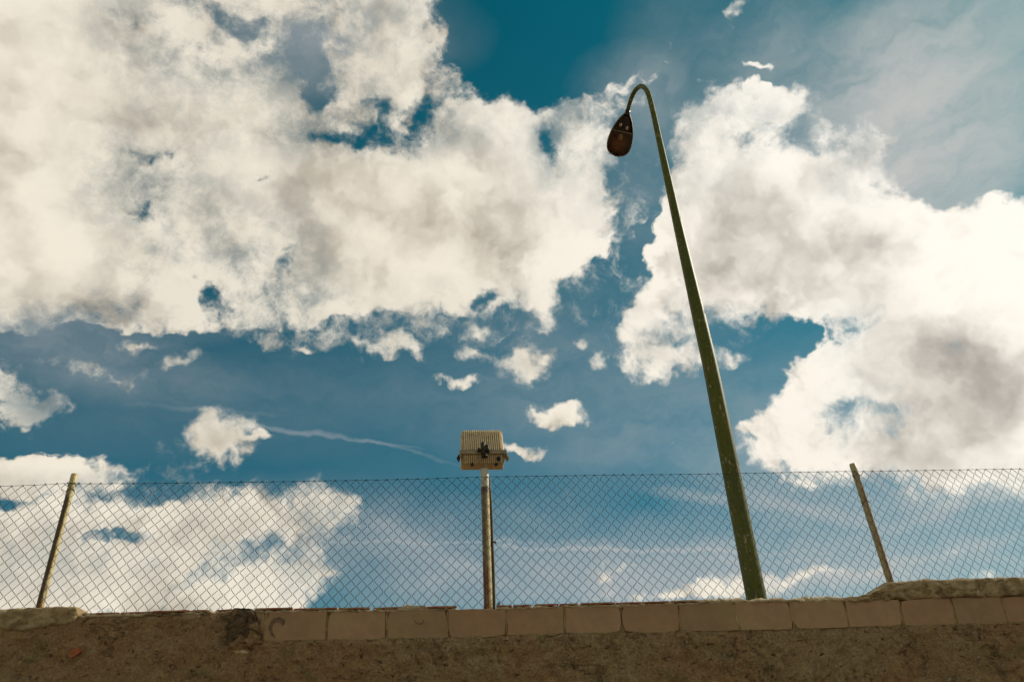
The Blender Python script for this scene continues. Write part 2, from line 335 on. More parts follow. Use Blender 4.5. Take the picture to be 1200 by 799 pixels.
def m_green():
    m, q, b, co = mat('flaking_green_paint', .42)
    st = q.n('ShaderNodeMapping', {0: co, 3: (5, 5, 1.1)}).outputs[0]
    n = q.noise(st, 4.5, 8, .7); f = q.noise(co, 26, 6, .65)
    c = q.mix(q.rng(q.noise(st, .9, 4, .6), .35, .65), (.070, .082, .008, 1), (.105, .108, .012, 1))
    c = q.mix(q.rng(f, .5, .75, 0, .7), c, (.038, .034, .006, 1))
    b.inputs['Specular IOR Level'].default_value = .18
    r = q.rng(n, .605, .63)
    c = q.mix(r, c, q.mix(q.rng(f, .4, .6), (.42, .30, .19, 1), (.17, .12, .05, 1)))
    r2 = q.rng(q.noise(co, 30, 4, .7), .63, .66)
    c = q.mix(r2, c, (.34, .28, .16, 1))
    setc(q, b, c); q.t.links.new(q.mixf(r, .5, .9), b.inputs['Roughness'])
    bump(q, b, q.m('SUBTRACT', q.m('MULTIPLY', f, .3), r), .35, .004)
    return m
def m_plain(name, c, rough=.5, metal=0, var=.3, sc=30, dirt=None):
    m, q, b, co = mat(name, rough, metal)
    n = q.noise(co, sc, 6, .6)
    k = q.mix(q.rng(n, .35, .7, 0, 1), c + (1,), tuple(v * (1 - var) for v in c) + (1,))
    if dirt: k = q.mix(q.rng(q.noise(co, sc * .4, 6, .65), .5, .66, 0, .8), k, dirt + (1,))
    setc(q, b, k); bump(q, b, n, .2, .002)
    return m

# ------------------------------------------------------------------ mesh helpers
def link(name, me, m=None, parent=None, smooth=False, loc=None):
    o = bpy.data.objects.new(name, me); COL.objects.link(o)
    if m: me.materials.append(m)
    if smooth: me.polygons.foreach_set('use_smooth', [True] * len(me.polygons))
    if parent: o.parent = parent
    if loc is not None: o.location = loc
    return o
def mesh(vs, fs, name='m'):
    me = bpy.data.meshes.new(name); me.from_pydata([tuple(v) for v in vs], [], fs); me.update(); return me
def tag(o, label=None, cat=None, group=None, kind=None):
    if label: o['label'] = label
    if cat: o['category'] = cat
    if group: o['group'] = group
    if kind: o['kind'] = kind
    return o
def empty(name, loc): 
    o = bpy.data.objects.new(name, None); COL.objects.link(o); o.location = loc; o.empty_display_size = .2
    return o
def tube_data(pts, radii, sides=8, cap=True, base=0):
    """a tube through pts; returns vertices and faces"""
    pts = [Vector(p) for p in pts]; vs, fs = [], []
    up = None
    for i, p in enumerate(pts):
        t = (pts[min(i + 1, len(pts) - 1)] - pts[max(i - 1, 0)]).normalized()
        if up is None: up = t.orthogonal().normalized()
        up = (up - t * up.dot(t)).normalized(); s = t.cross(up)
        r = radii[i] if isinstance(radii, (list, tuple)) else radii
        for k in range(sides):
            a = 2 * math.pi * k / sides
            vs.append(p + (up * math.cos(a) + s * math.sin(a)) * r)
    for i in range(len(pts) - 1):
        for k in range(sides):
            a = base + i * sides + k; b2 = base + i * sides + (k + 1) % sides
            fs.append((a, b2, b2 + sides, a + sides))
    if cap:
        fs.append(tuple(base + k for k in reversed(range(sides))))
        fs.append(tuple(base + (len(pts) - 1) * sides + k for k in range(sides)))
    return vs, fs
def tube(name, pts, radii, m, parent=None, sides=12, smooth=True, cap=True):
    org = parent.location if parent else Vector()
    v, f = tube_data([Vector(p) - org for p in pts], radii, sides, cap)
    return link(name, mesh(v, f, name), m, parent, smooth)
class MB:                                   # collects pieces of one part
    def __init__(s): s.v, s.f = [], []
    def add(s, v, f):
        k = len(s.v); s.v += [Vector(x) for x in v]; s.f += [tuple(i + k for i in q) for q in f]
    def tube(s, pts, r, sides=8):
        v, f = tube_data(pts, r, sides); s.add(v, f)
    def box(s, lo, hi, M=None):
        v = [Vector((x, y, z)) for z in (lo[2], hi[2]) for y in (lo[1], hi[1]) for x in (lo[0], hi[0])]
        if M: v = [M @ p for p in v]
        s.add(v, [(0, 2, 3, 1), (4, 5, 7, 6), (0, 1, 5, 4), (2, 6, 7, 3), (0, 4, 6, 2), (1, 3, 7, 5)])
    def build(s, name, m, parent=None, smooth=False, bevel=0):
        o = link(name, mesh(s.v, s.f, name), m, parent, smooth)
        if bevel:
            b = o.modifiers.new('bevel', 'BEVEL'); b.width = bevel; b.segments = 2; b.limit_method = 'ANGLE'
        return o
def fbm(p, o=4):
    return noise.fractal(p, 1.0, 2.0, o, noise_basis='PERLIN_ORIGINAL')
def interp(tab, x):
    if x <= tab[0][0]:
        (a, b), (c, d) = tab[0], tab[1]
        return b
    for (a, b), (c, d) in zip(tab, tab[1:]):
        if x <= c: return b + (d - b) * (x - a) / (c - a)
    return tab[-1][1]

# ------------------------------------------------------------------ the wall
a, b_ = ray(592, 730), ray(661, 728)
WALLY = 0.4 / (b_.x / b_.y - a.x / a.y)     # blocks are 40 cm long with their joint
THICK = 0.20
MR = m_render(); MB3 = [m_block(i) for i in range(3)]; MT = m_tile()
MM = m_mortar('joint_mortar', (.40, .26, .10, 1), (.50, .35, .16, 1), (.20, .12, .05, 1))
MC = m_mortar('cement_cap', (.34, .225, .10, 1), (.50, .36, .19, 1), (.20, .125, .05, 1), 11)
ML = m_mortar('lumpy_bedding_mortar', (.62, .46, .26, 1), (.74, .57, .36, 1), (.24, .15, .065, 1), 26)

def wp(px, py): p = onplane(px, py, WALLY); return p.x, p.z
BT = [wp(*p) for p in ((300, 716), (383, 715.5), (453, 714.5), (523, 713.5), (592, 712.5), (661, 710), (729, 709), (797, 707), (861, 705.5), (928, 704.5), (990, 703), (1054, 702), (1116, 700), (1176, 698.5))]
BB = [wp(*p) for p in ((300, 752), (383, 750.5), (453, 749), (523, 748), (593, 745.5), (662, 743), (729, 742), (797, 740.5), (865, 739.5), (931, 738), (994, 735.5), (1058, 733.5), (1121, 732), (1182, 730))]
ztop = sum(z for x, z in BT) / len(BT); zbot = sum(z for x, z in BB) / len(BB)
def top_z(x): return interp([(-30, BT[0][1])] + BT + [(30, BT[-1][1])], x)
def bot_z(x): return interp([(-30, BB[0][1])] + BB + [(30, BB[-1][1])], x)
J = [(314, 308.5), (384, 382), (453.5, 453), (524, 524.5), (592.5, 594), (661, 662.5), (726.5, 729.5), (794.5, 798), (859.5, 866), (924.5, 931.5), (988.5, 995), (1052, 1059), (1113, 1121), (1172.5, 1182)]
jx = []
for tx, bx in J:
    i = 0
    T = onplane(tx, 712 - (tx - 450) * .019, WALLY).x; Bx = onplane(bx, 750 - (bx - 340) * .0245, WALLY).x
    jx.append((T, Bx))
print('WALLY', WALLY, 'top', ztop, 'bot', zbot, 'x0', jx[0], 'pitch', [round(b[0] - a[0], 3) for a, b in zip(jx, jx[1:])])
XL, XR = -14.0, 18.0
wall = empty('boundary_wall', (0, WALLY, 0))
tag(wall, 'long brown rendered wall topped with a course of large blocks, along the bottom of the photo', 'wall')
def L(v): return Vector(v) - wall.location

def lumps(name, x0, x1, ftop, fbot, y0, y1, m, amp, freq=9.0, cell=.012, seed=0.0, rag_t=0.0, rag_b=0.0, parent=wall, kind=None, endr=.02):
    """irregular cement body: front face y0, back y1, between the curves fbot(x) and ftop(x)"""
    nx = max(2, int((x1 - x0) / cell)); nz = max(3, int(max(ftop((x0 + x1) / 2) - fbot((x0 + x1) / 2), .02) / cell)); ny = 5
    rows = nz + 1 + ny
    vs, fs = [], []
    for i in range(nx + 1):
        x = x0 + (x1 - x0) * i / nx
        e = min(1.0, (i / nx) * (x1 - x0) / endr, (1 - i / nx) * (x1 - x0) / endr)
        e = math.sqrt(max(0, e * (2 - e)))
        t = ftop(x) + rag_t * fbm(Vector((x * freq * 1.6, seed, 3.3)), 4); bt = fbot(x) + rag_b * fbm(Vector((x * freq * 1.3, seed + 9, 7.7)), 4)
        t = bt + (t - bt) * (.55 + .45 * e)
        for j in range(rows):
            if j <= nz:
                u = j / nz; z = bt + (t - bt) * u
                n = fbm(Vector((x * freq, z * freq, seed)), 5)
                y = y0 - amp * n - amp * .25 * math.sin(math.pi * u) * e + amp * .9 * max(0, .14 - abs(fbm(Vector((x * freq * .7, z * freq * 2.2, seed + 4)), 4))) / .14
                if j == 0: y = max(y, y0) + .012
                if j == nz: y += amp * .7 + .003
                y += (1 - e) * .02
            else:
                k = (j - nz) / ny; n = fbm(Vector((x * freq, k * 2 + 5, seed)), 4)
                y = y0 + (y1 - y0) * k; z = t + amp * .6 * n - .004 * (k == 1) + amp * .5
            vs.append(L((x, y, z)))
    for i in range(nx):
        for j in range(rows - 1):
            q = i * rows + j; fs.append((q, q + rows, q + rows + 1, q + 1))
    k = len(vs)
    # closing bottom, back and ends
    for i in range(nx + 1):
        x = x0 + (x1 - x0) * i / nx; vs.append(L((x, y1, fbot(x))))
    for i in range(nx):
        q = i * rows
        fs.append((q + rows - 1, q + 2 * rows - 1, k + i + 1, k + i)); fs.append((q, k + i, k + i + 1, q + rows))
    fs.append(tuple([j for j in range(rows)] + [k])); q = nx * rows
    fs.append(tuple([k + nx] + [q + j for j in reversed(range(rows))]))
    o = link(name, mesh(vs, fs, name), m, parent, True)
    if kind: o['kind'] = kind
    return o

# the render coat: front face of the wall below the blocks, and up to the top at the left
XE = onplane(300, 730, WALLY).x             # where the blocks come out from under the render
def coat_top(x):
    n = fbm(Vector((x * 14, 1.7, 0)), 5)
    lo = bot_z(x) + .004 + .010 * n
    hi_ = top_z(XE) + (-.0115) + .004 * n
    w = min(1, max(0, (XE + .035 * fbm(Vector((x * 9, 5, 0)), 3) - x) / .035 + .5))
    return lo + (hi_ - lo) * w
def frange(a, b, s):
    n = max(1, round((b - a) / s)); return [a + (b - a) * i / n for i in range(n)]
xs = frange(XL, -4.6, .15) + frange(-4.6, XE - .08, .014) + frange(XE - .08, XE + .08, .006) + frange(XE + .08, 6.2, .014) + frange(6.2, XR, .15) + [XR]
us = [0, .2, .4, .55, .66] + [.66 + .34 * i / 56 for i in range(1, 57)]
vs, fs = [], []
R_ = len(us) + 1; XP = wp(282, 740)[0]
for x in xs:
    t = coat_top(x)
    for j, u in enumerate(us):
        z = t * u; fade = 1 if u > .6 else .5
        ed = min(1, (t - z) / .03)
        big = fbm(Vector((x * 2.1, z * 2.1, 0)), 3)
        n = fbm(Vector((x * 8 + big, z * 10, 4)), 5); r = 1 - abs(fbm(Vector((x * 5 + .7 * big, z * 9, 8)), 4)) * 2
        left = 1.0 + 1.5 * max(0, 1 - abs(x - XP) / .22)
        rd = abs(fbm(Vector((x * 7 + z * 2, z * 13, 8)), 4))
        y = WALLY - .018 - (.012 * big + .020 * n * left - .016 * max(0, .16 - rd) / .16) * fade
        y = min(y, WALLY - .003)
        y += (1 - ed) * .010
        # jittered sampling so that no grid shows
        vs.append(L((x, y, z)))
    vs.append(L((x, WALLY + .03, t - .001)))
for i in range(len(xs) - 1):
    for j in range(R_ - 1):
        q = i * R_ + j; fs.append((q, q + R_, q + R_ + 1, q + 1))
link('render_coat', mesh(vs, fs), MR, wall, True)
# core and rear face
mb = MB()
mb.box(L((XL, WALLY + .012, 0)), L((XR, WALLY + THICK, min(z for x, z in BB) - .012)))
mb.box(L((XL, WALLY + .014, min(z for x, z in BB) - .012)), L((XE + .05, WALLY + THICK, BT[0][1] - .018)))
mb.build('masonry_core', MR, wall)

# the course of blocks, each one its own piece, on a recessed mortar bed
def block(x0t, x0b, x1t, x1b, k):
    g0 = random.uniform(.0035, .009); r = random.Random(k)
    xm = (x0t + x1t) / 2
    zt0, zt1 = top_z(x0t) - .002, top_z(x1t) - .002; zb0, zb1 = bot_z(x0b) + .005, bot_z(x1b) + .005
    pr = r.uniform(-.005, .005)
    bm = bmesh.new()
    cs = [(x0b + g0, zb0), (x1b - g0, zb1), (x1t - g0, zt1), (x0t + g0, zt0)]
    c = []
    for i in range(4):                       # outline with worn edges and the odd knocked corner
        (ax, az), (bx_, bz_) = cs[i], cs[(i + 1) % 4]; nn = 5 if i % 2 == 0 else 3
        chip = r.uniform(.008, .024) if r.random() < .45 else .002
        for q in range(nn):
            t = q / nn
            if q == 0:
                pass
            c.append((ax + (bx_ - ax) * t + (r.uniform(-.0022, .0022) if q else 0), az + (bz_ - az) * t + (r.uniform(-.0022, .0022) if q else 0)))
        if chip > .003:
            k0 = len(c) - nn; px_, pz_ = c[k0]; mx, mz = xm, (zb0 + zt0) / 2
            c[k0] = (px_ + math.copysign(chip * .7, mx - px_), pz_ + math.copysign(chip * .5, mz - pz_))
    v0 = [bm.verts.new(L((x, WALLY - .002 + pr, z))) for x, z in c]; v1 = [bm.verts.new(L((x, WALLY + THICK - .01, z))) for x, z in c]
    bm.faces.new(v0); bm.faces.new(v1[::-1]); n_ = len(c)
    for i in range(n_): bm.faces.new((v0[i], v1[i], v1[(i + 1) % n_], v0[(i + 1) % n_]))
    bmesh.ops.recalc_face_normals(bm, faces=bm.faces)
    bmesh.ops.bevel(bm, geom=[e for e in bm.edges if e.verts[0] in v0 and e.verts[1] in v0], offset=.003, segments=1, affect='EDGES')
    me = bpy.data.meshes.new('block'); bm.to_mesh(me); bm.free()
    o = link('block', me, MB3[r.choice((0, 0, 1, 2))], wall)
    return o
p0 = jx[0][0] - (jx[1][0] - jx[0][0])
block(p0, p0, jx[0][0], jx[0][1], 0)
for k in range(len(jx) - 1): block(jx[k][0], jx[k][1], jx[k + 1][0], jx[k + 1][1], k + 1)
x = jx[-1]; k = 20
while x[0] < XR - .5:
    block(x[0], x[1], x[0] + .4, x[1] + .4, k); x = (x[0] + .4, x[1] + .4); k += 1
mb = MB()
def bed(x): return bot_z(x)
# mortar squeezed in the joints: a body just behind the block faces, with blobs standing proud here and there
lumps('mortar_bed', XE - .1, 6.0, lambda x: top_z(x) - .003, lambda x: bot_z(x) - .01, WALLY + .016, WALLY + THICK - .02, MM, .006, 20, .02, 2.0)
mb.box(L((6.0, WALLY + .008, bot_z(8) - .01)), L((XR, WALLY + THICK - .02, top_z(8) - .004))); mb.build('mortar_bed', MM, wall)
def smear(px0, py0, px1, py1, w, seed, m=MM):
    """a smear of mortar along a joint"""
    r = random.Random(seed); A = Vector(wp(px0, py0)); B = Vector(wp(px1, py1)); D = B - A; n = max(4, int(D.length / .012)); N = Vector((-D.y, D.x)).normalized()
    vs, fs = [], []
    for i in range(n + 1):
        t = i / n; c = A + D * t; e = min(1, 4 * t, 4 * (1 - t)); ww = w * (.5 + .5 * e) * (1 + .8 * fbm(Vector((t * D.length * 40, seed, 0)), 3))
        off = .3 * w * fbm(Vector((t * D.length * 25, seed, 9)), 3)
        pr = -.006 - .003 * fbm(Vector((t * D.length * 50, seed, 5)), 3)
        for s, y in ((-1, .010), (-.55, pr * .8), (0, pr), (.55, pr * .8), (1, .010)):
            q = c + N * (s * ww / 2 + off); vs.append(L((q.x, WALLY + y, q.y)))
    for i in range(n):
        for j in range(4):
            a = i * 5 + j; fs.append((a, a + 1, a + 6, a + 5))
    o = link('mortar_smear', mesh(vs, fs), m, wall, True)
for k, (tx, bx) in enumerate(J):
    if k == 6: continue                     # the open joint
    ty = 716 - (tx - 314) * .02; by = 752 - (bx - 309) * .0252
    w = {0: .030, 8: .034, 9: .022, 10: .014, 5: .012}.get(k, .014)
    t0 = {1: .35, 4: .0, 5: .0, 7: .2, 8: .1, 10: .3}.get(k, .02)
    smear(tx + (bx - tx) * t0, ty + (by - ty) * t0, bx, by, w, k * 3 + 1)
for k, (x0, x1) in enumerate(((309, 350), (352, 470), (475, 590), (600, 655), (665, 725), (735, 800), (835, 990), (1000, 1118), (1120, 1215))):
    smear(x0, 752 - (x0 - 309) * .0252, x1, 752 - (x1 - 309) * .0252, .014, 50 + k)
smear(272, 762, 300, 765, .035, 70, ML); smear(262, 763, 275, 760, .02, 71, ML)

rq = [wp(270, 716), wp(292, 715), wp(299, 719), wp(304, 731), (wp(309, 745))]; rr = [wp(270, 760), wp(300, 757), wp(309, 752)]
lumps('render_patch', rq[0][0], rq[-1][0], lambda x: interp(rq, x), lambda x: interp(rr, x), WALLY - .030, WALLY + .02, MR, .016, 14, .008, 55, .008, .010, endr=.03)
# flat cement cap at the left end, its lower edge broken
cl = [(-14, 2.2), (wp(-40, 740)[0], wp(-40, 738)[1]), wp(0, 739), wp(30, 739), wp(45, 736), wp(60, 733), wp(70, 731), wp(80, 732), wp(89, 730), wp(93, 722)]
cl[0] = (-14, cl[1][1])
ct = [(-14, wp(-40, 714.5)[1]), wp(-40, 714.5), wp(0, 713.5), wp(30, 712.6), wp(60, 711.8), wp(92, 712)]
lumps('cement_cap', wp(-330, 713)[0], wp(93, 713)[0], lambda x: interp(ct, x), lambda x: interp(cl, x), WALLY - .028, WALLY + THICK + .01, MC, .014, 10, .009, 11, .006, .014)
# sloping cement coping at the right
rt = [wp(985, 700), wp(1004, 699), wp(1018, 696), wp(1030, 690), wp(1040, 683), wp(1050, 682), wp(1085, 679.5), wp(1140, 678), wp(1200, 676), wp(1260, 674)]
rt.append((XR, rt[-1][1])); rb = [wp(985, 702.5), wp(1200, 698)]; rb.append((XR, rb[-1][1]))
lumps('cement_coping', wp(990, 700)[0], 7.2, lambda x: interp(rt, x), lambda x: max(top_z(x) - .004, 0), WALLY - .020, WALLY + THICK + .01, MC, .018, 9, .009, 21, .007, .016, endr=.10)
mb = MB(); mb.box(L((7.18, WALLY - .01, top_z(9) - .003)), L((XR, WALLY + THICK, rt[-1][1] - .002))); mb.build('cement_coping', MC, wall)
# bedding mortar and thin terracotta tiles on top of the blocks
def tline(px): return interp([(90, 716.5), (180, 714.5), (300, 713.2), (400, 712), (535, 711.5), (600, 710.8), (700, 709), (815, 706)], px)
for k, (x0, x1) in enumerate(((94, 250), (252, 433), (436, 536), (582, 654), (656, 820))):
    X0, X1 = wp(x0, 712)[0], wp(x1, 712)[0]
    zt = lambda x: wp(*[min(max(p, x0), x1) for p in [project((x, WALLY, 2.9))[0]]], 0)[0] if False else top_z(x) + .010
    lumps('bedding_mortar', X0, X1, (lambda x: (top_z(max(x, XE))) + .010), (lambda x: (top_z(max(x, XE))) - .012), WALLY - .006, WALLY + THICK, ML, .012, 22, .009, 31 + k, .010, .010)
TILES = [(97, 140, .2), (142, 180, .1), (181, 223, 1), (224, 246, .6), (254, 295, .3), (299, 343, 1), (345, 395, .7), (397, 433, .7), (438, 470, .5), (500, 535, 1), (583, 600, .6), (602, 622, .8), (627, 655, .4), (657, 678, .3), (681, 721, 1), (723, 752, .6), (754, 785, .8), (787, 818, .8)]
for k, (x0, x1, pr) in enumerate(TILES):
    X0, X1 = wp(x0, 712)[0], wp(x1, 712)[0]; r = random.Random(k + 5)
    z = top_z(max((X0 + X1) / 2, XE)) + .007 + r.uniform(0, .002); h = .011
    bm = bmesh.new(); n = 6
    y0 = WALLY + .006 - .022 * pr
    tp = []
    for i in range(n + 1):
        x = X0 + (X1 - X0) * i / n; jag = r.uniform(-.003, .003) if 0 < i < n else r.uniform(0, .008)
        sl = r.uniform(-.001, .001)
        tp.append([bm.verts.new(L(v)) for v in ((x, y0 + jag, z + sl), (x, y0 + jag + .002, z + h + sl), (x, WALLY + THICK + .01, z + h), (x, WALLY + THICK + .01, z))])
    for i in range(n):
        for j in range(4): bm.faces.new((tp[i][j], tp[i + 1][j], tp[i + 1][(j + 1) % 4], tp[i][(j + 1) % 4]))
    bm.faces.new(tp[0]); bm.faces.new(tp[-1][::-1])
    bmesh.ops.recalc_face_normals(bm, faces=bm.faces)
    me = bpy.data.meshes.new('tile'); bm.to_mesh(me); bm.free(); link('tile', me, MT, wall)
# thick lumpy mortar where the tiles are missing, under the lamp post and before the coping
lumps('bedding_mortar', wp(817, 705)[0], wp(1002, 702)[0], lambda x: top_z(x) + .022 + .006 * fbm(Vector((x * 6, 0, 3)), 3), lambda x: top_z(x) - .010, WALLY - .010, WALLY + THICK, ML, .018, 14, .008, 41, .014, .012)
lumps('bedding_mortar', wp(470, 713)[0], wp(500, 713)[0], lambda x: top_z(x) + .030, lambda x: top_z(x) - .004, WALLY - .010, WALLY + THICK, ML, .010, 18, .009, 43, .010, .006)
# broken brick showing through the render, with a curl of mortar beside it
bx, bz = wp(91, 765)
bm = bmesh.new(); out = [(-.035, .012), (-.012, .030), (.018, .024), (.032, .004), (.012, -.012), (-.016, -.034), (-.036, -.014)]
f0 = [bm.verts.new(L((bx + x, WALLY - .036 + .004 * math.sin(i * 2.1), bz + z))) for i, (x, z) in enumerate(out)]; f1 = [bm.verts.new(L((bx + x * 1.05, WALLY + .02, bz + z * 1.05))) for x, z in out]
bm.faces.new(f0)
for i in range(7): bm.faces.new((f0[i], f1[i], f1[(i + 1) % 7], f0[(i + 1) % 7]))
bmesh.ops.recalc_face_normals(bm, faces=bm.faces)
me = bpy.data.meshes.new('brick'); bm.to_mesh(me); bm.free(); o = link('brick', me, m_plain('orange_brick', (.42, .13, .045), .9, 0, .35, 40), wall); o['label'] = 'broken orange brick corner showing through the render'
def ribbon(name, pts, w, m, y):
    mbb = MB(); P3 = [Vector((wp(*p)[0], 0, wp(*p)[1])) for p in pts]; vs, fs = [], []
    for i, c in enumerate(P3):
        t = (P3[min(i + 1, len(P3) - 1)] - P3[max(i - 1, 0)]).normalized(); N = Vector((-t.z, 0, t.x)); ww = w[i] if isinstance(w, list) else w
        for s in (-1, 1): q = c + N * s * ww / 2; vs.append(L((q.x, y, q.z)))
    for i in range(len(P3) - 1): fs.append((2 * i, 2 * i + 2, 2 * i + 3, 2 * i + 1))
    return link(name, mesh(vs, fs), m, wall)
def m_soot():
    m, q, b, co = mat('faded_dark_paint', .95); p = geo(q)
    b.inputs['Base Color'].default_value = (.10, .075, .045, 1)
    q.t.links.new(q.rng(q.noise(p, 60, 4, .6), .3, .7, .15, .6), b.inputs['Alpha'])
    return m
MS = m_soot()
ribbon('paint_mark', [(331, 733), (332.5, 730), (331, 727), (327, 725.8), (322, 727), (318, 731), (317, 737), (319, 743), (323, 748)], [.012, .026, .034, .034, .03, .026, .024, .02, .008], MS, WALLY - .0075)
ribbon('paint_mark', [(306, 724), (304.5, 729), (301, 734)], [.01, .02, .012], MS, WALLY - .0085)
ribbon('paint_mark', [(486, 727.5), (489, 730.5), (493, 731), (496.5, 728.5), (496, 725.5)], [.006, .009, .009, .009, .005], MS, WALLY - .0075)

# ------------------------------------------------------------------ ground on both sides
def m_ground():
    m, q, b, co = mat('dry_earth', .95); p = geo(q); n = q.noise(p, .7, 8, .6); f = q.noise(p, 14, 6, .6)
    c = q.mix(q.rng(n, .35, .65), (.16, .11, .065, 1), (.24, .17, .10, 1)); c = q.mix(q.rng(f, .45, .7, 0, .6), c, (.12, .09, .055, 1))
    setc(q, b, c); bump(q, b, f, .8, .03); return m
vs, fs = [], []
gx = [-3000, -800, -200, -60] + [-30 + i for i in range(61)] + [60, 200, 800, 3000]
for yy in gx:
    for xx in gx: vs.append((xx, yy, .04 * fbm(Vector((xx * .3, yy * .3, 0)), 4) - .03 if abs(xx) < 60 and abs(yy) < 60 else -.03))
n = len(gx)
for i in range(n - 1):
    for j in range(n - 1): fs.append((i * n + j, i * n + j + 1, (i + 1) * n + j + 1, (i + 1) * n + j))
tag(link('ground', mesh(vs, fs), m_ground(), None, True), kind='structure')

# ------------------------------------------------------------------ chain link fence
FY = WALLY + .085                           # plane of the wires
PY_ = WALLY + .125                          # axis of the posts
fence = empty('chain_link_fence', (0, FY, ztop))
tag(fence, 'chain link fence of dark wire on leaning rusty posts standing on the wall', 'fence')
PITCH = .0752
def fp(px, py, Y=None): p = onplane(px, py, FY if Y is None else Y); return p
FT = [(-400, 577), (-100, 571), (0, 569.5), (40, 568), (78, 566), (100, 566.5), (180, 566), (330, 564), (480, 561.2), (562, 558.5), (600, 558), (700, 556.5), (830, 555), (990, 552), (1010, 552.2), (1100, 550.5), (1200, 549), (1400, 546), (1700, 541)]
ftop = [(fp(*p).x, fp(*p).z) for p in FT]
def ftz(x): return interp([(-30, ftop[0][1])] + ftop + [(30, ftop[-1][1])], x)
MW = m_plain('weathered_wire', (.026, .022, .018), .75, .2, .4, 60)
mb = MB()
h2 = .0385                                  # half the height of a diamond
r = random.Random(3)
i0, i1 = int(-7.0 / PITCH), int(9.0 / PITCH)
XC = fp(620, 640).x
def node(i, j):
    """knot j of column i (half columns for odd j), with the slack and skew of the hung mesh"""
    x = (i + (.5 if j % 2 else 0)) * PITCH; z = -j * h2
    xr = x - XC
    skew = -.07 * math.tanh(-xr / 2.5) if xr < 0 else .13 * math.tanh(xr / 2.2)
    xx = x + skew * (-z) + .008 * noise.noise(Vector((x * 2.2, z * 2, 1))) + .003 * noise.noise(Vector((x * 9, z * 9, 4)))
    zz = ftz(xx) + z * (1 + .03 * noise.noise(Vector((x * 1.5, 0, 2)))) + .008 * noise.noise(Vector((x * 1.8, z * 2, 7))) + .003 * noise.noise(Vector((x * 8, z * 9, 14)))
    return xx, zz
nrow = 26
for i in range(i0, i1):
  for side in (0, 1):
    pts = []
    for j in range(nrow + 1):
        x, z = node(i + (side if j % 2 == 0 else 0), j)
        if z < ztop - .10 - .02: break
        s = (1 if j % 2 else -1) * (-1 if side else 1)     # hooks over the neighbour at every knot
        pts.append(Vector((x - .0012 * s, FY + .0014 * s, z)))
    # rounded knees at the knots
    P = []
    for k, p in enumerate(pts):
        a = pts[k - 1] if k else None; c = pts[k + 1] if k + 1 < len(pts) else None
        if a is not None: P.append(p.lerp(a, .10) + Vector((0, 0, .0)))
        else: P.append(p + Vector((.004, 0, .004)))
        if c is not None: P.append(p.lerp(c, .10))
    v, f = tube_data([q - fence.location for q in P], .00185, 4, False); mb.add(v, f)
wm = mb.build('wire_mesh', MW, fence, True); wm['kind'] = 'stuff'
# twisted ends along the top edge
mb = MB()
for i in range(i0, i1):
    x, z = node(i, 0); x2, _ = node(i, 0)
    mb.tube([Vector((x - .004, FY + .002, z - .006)) - fence.location, Vector((x + .001, FY - .002, z + .004 + r.uniform(0, .003))) - fence.location, Vector((x + .004, FY + .001, z - .006)) - fence.location], .0024, 4)
k = mb.build('twisted_end', MW, fence, True); k['kind'] = 'stuff'
# the straining wire the mesh hangs from
xs = frange(-7, 9, .05)
tube('straining_wire', [(x, FY + .003, ftz(x) + .0012 * noise.noise(Vector((x * 6, 0, 0)))) for x in xs], .0016, MW, fence, 5)

PAINT = (.40, .33, .17, 1)
def post(pb, pt, rad, m, mitre=0):
    A, B = onplane(*pb, PY_), onplane(*pt, PY_)
    A = A - (B - A).normalized() * .03
    n = 14; pts = [A.lerp(B, i / n) for i in range(n + 1)]; d = (B - A).normalized()
    pts += [B + d * .004]
    t = tube('fence_post', pts, [rad] * (n + 1) + [rad * .86], m, fence, 20)
    # object space along the pipe for the material
    return A, B
def wraps(name, A, B, zs, rad):
    """tie wires round a post"""
    d = (B - A).normalized()
    for z in zs:
        t = (z - A.z) / (B.z - A.z); c = A.lerp(B, t); X = Vector((1, 0, 0)); Y = Vector((0, 1, 0))
        P = [c + X * math.cos(a) * (rad + .002) + Y * math.sin(a) * (rad + .002) + Vector((0, 0, .012 * math.cos(a + 1))) for a in [k * math.pi / 8 for k in range(17)]]
        P = [Vector((c.x - rad - .02, FY + .002, z + .004))] + P[8:] + P[1:5] + [Vector((c.x + rad + .012, FY, z + .012))]
        tube('tie_wire', P, .0017, MW, fence, 5)
lA, lB = onplane(45.5, 715, PY_), onplane(87.5, 556, PY_)
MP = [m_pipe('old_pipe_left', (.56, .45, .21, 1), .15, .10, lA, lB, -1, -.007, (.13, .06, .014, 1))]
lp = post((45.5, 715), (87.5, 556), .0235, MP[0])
wraps('tie_wire', lp[0], lp[1], (ftz(lp[1].x) - .002, ftz(lp[1].x) - .045), .0235)
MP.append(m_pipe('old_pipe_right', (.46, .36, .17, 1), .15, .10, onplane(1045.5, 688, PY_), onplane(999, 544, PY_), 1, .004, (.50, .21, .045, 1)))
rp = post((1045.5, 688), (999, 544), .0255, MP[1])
wraps('tie_wire', rp[0], rp[1], (ftz(rp[1].x) - .03, ftz(rp[1].x) - .25), .0255)
# posts of the same fence beyond the frame
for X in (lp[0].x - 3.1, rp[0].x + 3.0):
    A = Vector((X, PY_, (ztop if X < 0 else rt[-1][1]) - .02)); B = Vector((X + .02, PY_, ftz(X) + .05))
    tube('fence_post', [A.lerp(B, i / 10) for i in range(11)], .0245, MP[0], fence, 16)

